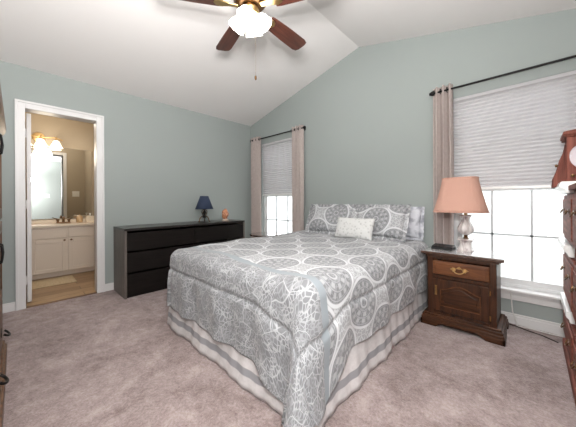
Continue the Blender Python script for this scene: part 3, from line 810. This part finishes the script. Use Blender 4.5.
# small lamp and ornament on the dresser
nl = thing('table_lamp', (-3.46, 1.885, DH), 'small table lamp with navy shade and black twisted iron base, on the dresser', 'lamp', 'table lamps')
for k in range(3):
    a = 2 * PI * k / 3 + .5
    MB().tube([(.015 * math.cos(a), .015 * math.sin(a), .075), (.045 * math.cos(a), .045 * math.sin(a), .078), (.070 * math.cos(a), .070 * math.sin(a), .05), (.078 * math.cos(a), .078 * math.sin(a), .012), (.092 * math.cos(a), .092 * math.sin(a), .005)], [.009, .008, .007, .007, .009], 8).build('leg', 'bronze', nl, smooth=True)
MB().lathe([(0, .06), (.024, .062), (.028, .078), (.018, .09), (.014, .11), (.022, .125), (.026, .14), (.016, .155), (.012, .175), (.018, .185), (.012, .196), (.008, .205), (0, .206)], seg=20, cap=False).build('stem', 'blackmetal', nl, smooth=True)
for k in range(4):
    a = 2 * PI * k / 4
    MB().tube([(.016 * math.cos(a + q * 1.2), .016 * math.sin(a + q * 1.2) + 0, .09 + .10 * q) if False else ((.014 + .03 * math.sin(PI * q)) * math.cos(a + q), (.014 + .03 * math.sin(PI * q)) * math.sin(a + q), .085 + .10 * q) for q in lin(0, 1, 10)], .0045, 6).build('scroll', 'bronze', nl, smooth=True)
sh = MB().lathe([(.125, .190), (.058, .372)], seg=48, cap=False).build('lamp_shade', 'navy_shade', nl, smooth=True, angle=180)
so = sh.modifiers.new('thickness', 'SOLIDIFY'); so.thickness = .0025
for z, r in ((.19, .125), (.372, .058)): MB().tube([(r * math.cos(2 * PI * i / 40), r * math.sin(2 * PI * i / 40), z) for i in range(40)], .003, 6, closed=True).build('shade_trim', 'navy_shade', nl, smooth=True)

orn = thing('agate_ornament', (-3.46, 2.235, DH), 'small rounded orange stone ornament beside the navy lamp', 'ornament', rotz=math.radians(25))
mb = MB(); r = bmesh.ops.create_icosphere(mb.bm, subdivisions=4, radius=1)
for v in mb.bm.verts:
    c = v.co; n = 1 + .08 * math.sin(5 * c.z + 3 * c.x) + .06 * math.sin(7 * c.y + 2)
    v.co = Vector((c.x * .042 * n, c.y * .066 * n, .098 + c.z * .085 * (1 + .05 * math.sin(6 * c.y))))
mb.build('stone', 'agate', orn, smooth=True)
MB().lathe([(0, 0), (.05, 0), (.052, .008), (.035, .016), (.03, .026), (0, .027)], seg=24, cap=False).build('stand', mat('pale_stone', (.72, .58, .48), .5), orn, smooth=True)

# ------------------------------------------------------------------ round side table left of the bed head
rt = thing('round_side_table', (-2.79, 2.50, 0), 'round dark side table between the dresser and the bed, below the far window', 'side table')
MB().lathe([(0, .572), (.225, .572), (.245, .580), (.25, .592), (.243, .602), (0, .603)], seg=48, cap=False).build('table_top', 'walnut_top', rt, smooth=True)
MB().lathe([(0, .572), (.06, .57), (.03, .54), (.022, .46), (.034, .40), (.04, .33), (.026, .27), (.03, .2), (.05, .17), (.0, .165)], seg=28, cap=False).build('pedestal', 'walnut', rt, smooth=True)
for k in range(3):
    a = 2 * PI * k / 3 + .3; c_, s_ = math.cos(a), math.sin(a)
    MB().tube([(.03 * c_, .03 * s_, .19), (.09 * c_, .09 * s_, .17), (.15 * c_, .15 * s_, .09), (.19 * c_, .19 * s_, .03), (.215 * c_, .215 * s_, .012)], [.018, .017, .014, .012, .012], 10).build('leg', 'walnut', rt, smooth=True)

# ------------------------------------------------------------------ tall cherry chest along the right wall (front faces -X)
CX, CY0, CY1 = .165, 1.50, 2.72
ch = thing('tall_chest', (XR - .02, (CY0 + CY1) / 2, 0), 'tall cherry wood chest with white ledges and small metal pulls at the right edge', 'chest')
fx = CX - (XR - .02); L = (CY1 - CY0) / 2               # local front plane, half length
mb = MB(); UA = .395; mb.box(fx + .02, 0, -L + .01, L - .01, .06, 1.12); mb.box(fx - .004, 0, -L, L, 1.12, 1.15); mb.box(fx + .03, 0, UA, L - .01, 1.15, 1.50)
mb.build('carcass', 'cherry_z', ch, bevel=.004)
mb = MB(); mb.box(fx - .005, .0, -L, L, 0, .07); mb.box(fx + .008, .0, -L + .005, L - .005, .07, .10); mb.build('plinth', 'cherry', ch, bevel=.008)
def ledge_poly(x, z, p, h): return [(x + .04, z), (x - p * .4, z), (x - p * .55, z + h * .3), (x - p * .9, z + h * .45), (x - p, z + h * .6), (x - p * .85, z + h), (x + .04, z + h)]
def serp(y): return .010 * math.cos(2 * PI * y / (2 * L) * 2)
for z, h, p in ((.325, .070, .030), (.72, .070, .040), (1.105, .070, .055)):
    mb = MB(); mb.prism(ledge_poly(fx + .012, z, p, h), 1, .16, L + .01); mb.build('ledge', 'white', ch, bevel=.004)
rows = [(.115, .318), (.40, .715), (.795, 1.10)]
for z0_, z1_ in rows:
    for s in (-1, 1):
        ya, yb_ = (-L + .03, -.006) if s < 0 else (.006, L - .03)
        dro = box('drawer', 'cherry_z', (fx + .004, fx + .03, ya, yb_, z0_ + .004, z1_ - .004), ch, .004)
        box('drawer_field', 'cherry', (fx - .004, fx + .006, ya + .03, yb_ - .03, z0_ + .03, z1_ - .03), dro, .006)
        zc = z0_ + (z1_ - z0_) * (.5 if z0_ < .2 else .66)
        for q in (.24, .76):
            yy = ya + (yb_ - ya) * q
            b_ = MB(); b_.prism([(yy - .040, zc), (yy - .026, zc + .012), (yy, zc + .009), (yy + .026, zc + .012), (yy + .040, zc), (yy + .026, zc - .010), (yy, zc - .014), (yy - .026, zc - .010)], 0, fx - .008, fx - .003)
            b_.tube([(fx - .010 - .012 * math.cos(a), yy + .026 * math.sin(a), zc + .004 - .024 * math.cos(a)) for a in lin(-PI / 2, PI / 2, 11)], .0034, 8)
            b_.build('bail_pull', 'bronze', dro, smooth=True)
# upper mirrored doors in arched frames
# arched glass panel in a cherry frame on the face toward the room
xa_, xb_ = fx + .005, -.01; xc, hx2 = (xa_ + xb_) / 2, (xb_ - xa_) / 2
A = [(xc + hx2 * .94 * math.cos(a), 1.36 + .10 * math.sin(a)) for a in lin(PI, 0, 25)]
Bt = [(xc + hx2 * .94 * math.cos(a), 1.34 + .12 * math.sin(a)) for a in lin(0, -PI, 25)]
mb = MB(); ring = A + Bt; vo, vi = [], []
def sqpt(x, z):
    t = max(abs(x - xc) / hx2, abs(z - 1.325) / .175); return (xc + (x - xc) / t, 1.325 + (z - 1.325) / t)
for y in (UA - .024, UA - .002):
    vi.append([mb.bm.verts.new((x, y, z)) for x, z in ring]); vo.append([mb.bm.verts.new((sqpt(x, z)[0], y, sqpt(x, z)[1])) for x, z in ring])
n = len(ring)
for k in range(n):
    q = (k + 1) % n
    mb.bm.faces.new((vi[0][k], vi[0][q], vo[0][q], vo[0][k])); mb.bm.faces.new((vi[1][k], vo[1][k], vo[1][q], vi[1][q]))
    mb.bm.faces.new((vi[0][k], vi[1][k], vi[1][q], vi[0][q])); mb.bm.faces.new((vo[0][k], vo[0][q], vo[1][q], vo[1][k]))
fo = mb.build('door', 'cherry_z', ch, bevel=.0015)
g = MB(); g.prism([(xc + (x - xc) * 1.02, z) for x, z in A + Bt[1:-1]], 1, UA - .012, UA - .004); g.build('glass_panel', 'etched', fo)
MB().lathe([(.005, 0), (.005, -.012), (.011, -.018), (.010, -.026), (0, -.029)], (fx + .03, UA - .024, 1.22), 14, axis=1, cap=False).build('knob', 'bronze', fo, smooth=True)
mb = MB()
mb.box(fx - .006, 0, UA - .036, L, 1.475, 1.487)
xs_ = lin(fx - .012, 0, 20)
mb.prism([(fx - .012, 1.487)] + [(x, 1.512 + .018 * math.sin(PI * (x - fx + .012) / (.012 - fx))) for x in xs_] + [(0, 1.487)], 1, UA - .040, L)
mb.build('crown', 'cherry', ch, bevel=.006)
for yb_ in (UA + .02, L - .03):                           # scrolled brackets beside the hutch
    mb = MB(); mb.prism([(fx + .06, 1.15), (fx - .058, 1.15), (fx - .055, 1.21), (fx - .035, 1.27), (fx - .020, 1.34), (fx + .0, 1.40), (fx + .012, 1.475), (fx + .06, 1.475)], 1, yb_ - .014, yb_ + .014)
    mb.build('bracket', 'cherry_z', ch, bevel=.004)
for yy, z in ((UA + .07, 1.30), (L - .07, 1.22)):
    MB().lathe([(.005, .04), (.005, -.030), (.011, -.036), (.010, -.044), (0, -.047)], (fx + .0, yy, z), 14, axis=0, cap=False).build('peg', 'bronze', ch, smooth=True)

# ------------------------------------------------------------------ brown wardrobe along the front wall (front faces +Y)
AX0, AX1, AYF = -2.66, -1.36, -.066
ar = thing('wardrobe', ((AX0 + AX1) / 2, YF + .02, 0), 'brown wooden wardrobe with black handles at the left edge', 'wardrobe')
hwA = (AX1 - AX0) / 2; dA = AYF - (YF + .02)
box('carcass', 'oak', (-hwA, hwA, 0, dA - .02, .05, 1.55), ar, .004)
mb = MB(); mb.box(-hwA - .012, hwA + .012, 0, dA + .020, 0, .085); mb.box(-hwA - .006, hwA + .006, 0, dA + .010, .085, .115); mb.build('plinth', 'oak', ar, bevel=.006)
mb = MB()
mb.prism([(0, 1.47), (dA - .02, 1.47), (dA - .005, 1.49), (dA + .004, 1.53), (dA + .018, 1.555), (dA + .022, 1.585), (0, 1.585)], 0, -hwA - .02, hwA + .02); mb.build('crown', 'oak', ar, bevel=.003)
def bar(o, x, z, vertical=True):
    b_ = MB()
    if vertical: b_.tube([(x, dA, z + .05), (x, dA + .014, z + .042), (x, dA + .018, z), (x, dA + .014, z - .042), (x, dA, z - .05)], .005, 8)
    else: b_.tube([(x + .04 * math.sin(a), dA + .012 + .024 * math.cos(a), z - .022 * math.cos(a)) for a in lin(-PI / 2, PI / 2, 11)], .006, 8).box(x - .05, x + .05, dA - .002, dA + .003, z - .012, z + .014)
    b_.build('handle', 'blackmetal', o, smooth=True)
for z0_, z1_, hz in ((.42, .94, .80), (.96, 1.46, 1.37)):
    for s in (-1, 1):
        xa, xb = (-hwA + .02, -.004) if s < 0 else (.004, hwA - .02)
        mb = MB(); mb.box(xa, xb, dA - .020, dA - .006, z0_, z1_)
        for (a, b, c_, d_) in ((xa, xa + .07, z0_, z1_), (xb - .07, xb, z0_, z1_), (xa + .07, xb - .07, z0_, z0_ + .07), (xa + .07, xb - .07, z1_ - .07, z1_)): mb.box(a, b, dA - .008, dA, c_, d_)
        o = mb.build('door', 'oak', ar, bevel=.003); bar(o, -s * 0 + (xb - .035 if s < 0 else xa + .035), hz)
dro = box('drawer', 'oak', (-hwA + .02, hwA - .02, dA - .02, dA, .13, .40), ar, .004)
for x in (-2.40, -1.78): bar(dro, x - (AX0 + AX1) / 2, .255, False)

# ------------------------------------------------------------------ bathroom
VX0, VX1, VY0, VY1 = BX0, -4.93, .11, .93
vn = thing('bathroom_vanity', ((VX0 + VX1) / 2, (VY0 + VY1) / 2, 0), 'cream two door vanity cabinet with pale counter, seen through the doorway', 'vanity')
ax, ay = (VX1 - VX0) / 2, (VY1 - VY0) / 2
mb = MB(); mb.box(-ax, ax - .018, -ay, ay, .07, .715); mb.build('cabinet', 'vanity', vn, bevel=.003)
box('toe_kick', 'vanity', (-ax, ax - .07, -ay + .01, ay - .01, 0, .07), vn)
mb = MB(); mb.box(-ax, ax + .018, -ay - .015, ay + .015, .715, .752); mb.box(-ax, -ax + .02, -ay - .015, ay + .015, .752, .80); mb.build('countertop', 'counter', vn, bevel=.006)
for s in (-1, 1):
    ya, yb_ = (-ay + .015, -.008) if s < 0 else (.008, ay - .015)
    box('drawer', 'vanity', (ax - .018, ax, ya, yb_, .560, .700), vn, .005)
    mb = MB(); z0_, z1_ = .075, .545
    for (a, b, c_, d_) in ((ya, ya + .055, z0_, z1_), (yb_ - .055, yb_, z0_, z1_), (ya + .055, yb_ - .055, z0_, z0_ + .055), (ya + .055, yb_ - .055, z1_ - .055, z1_)): mb.box(ax - .018, ax, a, b, c_, d_)
    mb.box(ax - .016, ax - .008, ya + .05, yb_ - .05, z0_ + .05, z1_ - .05)
    do = mb.build('door', 'vanity', vn, bevel=.004)
    MB().lathe([(.005, 0), (.005, .014), (.014, .02), (.012, .03), (0, .033)], (ax, (yb_ - .03) if s < 0 else (ya + .03), .525), 14, axis=0, cap=False).build('knob', 'bronze', do, smooth=True)
ft = thing('faucet', (-5.27, .505, .752), 'bronze two handle faucet on the bathroom counter', 'faucet')
MB().box(-.03, .03, -.085, .085, 0, .016).build('base_plate', 'bronze', ft, bevel=.006)
MB().tube([(0, 0, .01), (0, 0, .07), (.02, 0, .095), (.07, 0, .09), (.11, 0, .065)], [.018, .014, .012, .011, .010], 12).build('spout', 'bronze', ft, smooth=True)
for s in (-1, 1): MB().lathe([(.016, .01), (.014, .035), (.022, .045), (.018, .062), (.006, .066)], (0, s * .065, 0), 14).tube([(0, s * .065, .055), (.02, s * .105, .075)], .006, 8).build('handle', 'bronze', ft, smooth=True)
jar = thing('canister', (-5.27, .70, .752), 'tan lidded ceramic canister on the bathroom counter', 'canister')
MB().lathe([(0, 0), (.036, 0), (.043, .01), (.044, .075), (.038, .085), (0, .086)], seg=28, cap=False).build('body', 'ceramic', jar, smooth=True)
MB().lathe([(0, .086), (.042, .087), (.042, .094), (.028, .106), (.008, .112), (.012, .124), (0, .13)], seg=28, cap=False).build('lid', 'ceramic', jar, smooth=True)
tb = thing('tissue_box', (-5.27, .835, .752), 'pale tissue box at the right end of the bathroom counter', 'tissue box')
box('carton', 'tissue', (-.055, .055, -.055, .055, 0, .095), tb, .004)
MB().grid(10, 6, lambda u, v: ((u - .5) * .05 * (1 - .2 * v), .012 * math.sin(u * 7) * (.4 + v), .095 + .045 * v)).build('tissue', 'white', tb, smooth=True)
mr = thing('wall_mirror', (BX0, .40, .815), 'large frameless mirror above the bathroom counter', 'mirror')
box('mirror_glass', 'mirror', (.004, .009, -.26, .485, 0, 1.125), mr, .002)
mb = MB()
for y in (-.1, .3): mb.box(.0, .012, y, y + .02, -.006, .01)
mb.build('clip', 'chrome', mr)
sc = thing('vanity_light', (BX0, .26, 2.0), 'vanity light bar with glowing frosted bell shades above the bathroom mirror', 'light')
MB().lathe([(.0, .0), (.075, 0), (.07, .016), (.03, .024), (0, .024)], (0, -.02, .06), 28, axis=0, cap=False).build('back_plate', 'brass', sc, smooth=True)
MB().tube([(.03, -.26, .055), (.06, -.17, .075), (.06, 0, .05), (.06, .17, .075), (.045, .25, .045)], .008, 10).tube([(.0, -.02, .06), (.06, -.02, .055)], .012, 10).build('arm', 'brass', sc, smooth=True)
for y in (-.17, .0, .17):
    MB().tube([(.06, y, .075), (.11, y, .075), (.12, y, .04)], .007, 8).lathe([(.022, .03), (.024, .01), (.012, .045)], (.12, y, 0), 14).build('socket', 'brass', sc, smooth=True)
    o = MB().lathe([(.026, .02), (.040, .0), (.055, -.04), (.070, -.075), (.082, -.09)], (.12, y, 0), 32, cap=False).build('lamp_shade', 'bath_glass', sc, smooth=True, angle=180)
    so = o.modifiers.new('thickness', 'SOLIDIFY'); so.thickness = .003
lamp('vanity_bulbs', 'POINT', (BX0 + .30, .30, 1.84), 10, (1, .86, .68), shadow_soft_size=.12)
lamp('bathroom_fill_light', 'POINT', (-4.35, .45, 2.25), 9, (1, .90, .77), shadow_soft_size=.15)  # added fill with no fixture, out of view; brightens the vanity front
rug = MB()
rug.grid(30, 22, lambda u, v: (-4.88 + .43 * v, .12 + .44 * u, .006 + .007 * (min(1, 12 * u * (1 - u)) * min(1, 12 * v * (1 - v))) + .0012 * math.sin(40 * u)))
ro = rug.build('bath_mat', 'rug', smooth=True); so = ro.modifiers.new('thickness', 'SOLIDIFY'); so.thickness = .006; so.offset = -1
tag(ro, 'tan bath mat on the plank floor before the vanity', 'bath mat')
def switch(loc, ax_, label):
    t = thing('light_switch', loc, label, 'light switch', 'switch plates')
    sgn = ax_
    box('plate', 'plate', (0, .006 * sgn, -.058, .058, -.058, .058), t, .002)
    for y in (-.024, .024): box('toggle', 'plate', (.006 * sgn, .013 * sgn, y - .006, y + .006, -.012, .012), t, .001)
    return t
switch((BX1, .872, 1.25), -1, 'double switch plate in the mirror, on the bathroom wall beside the casing')
switch((XR, .70, 1.29), -1, 'double switch plate on the bluish wall seen deep in the mirror')
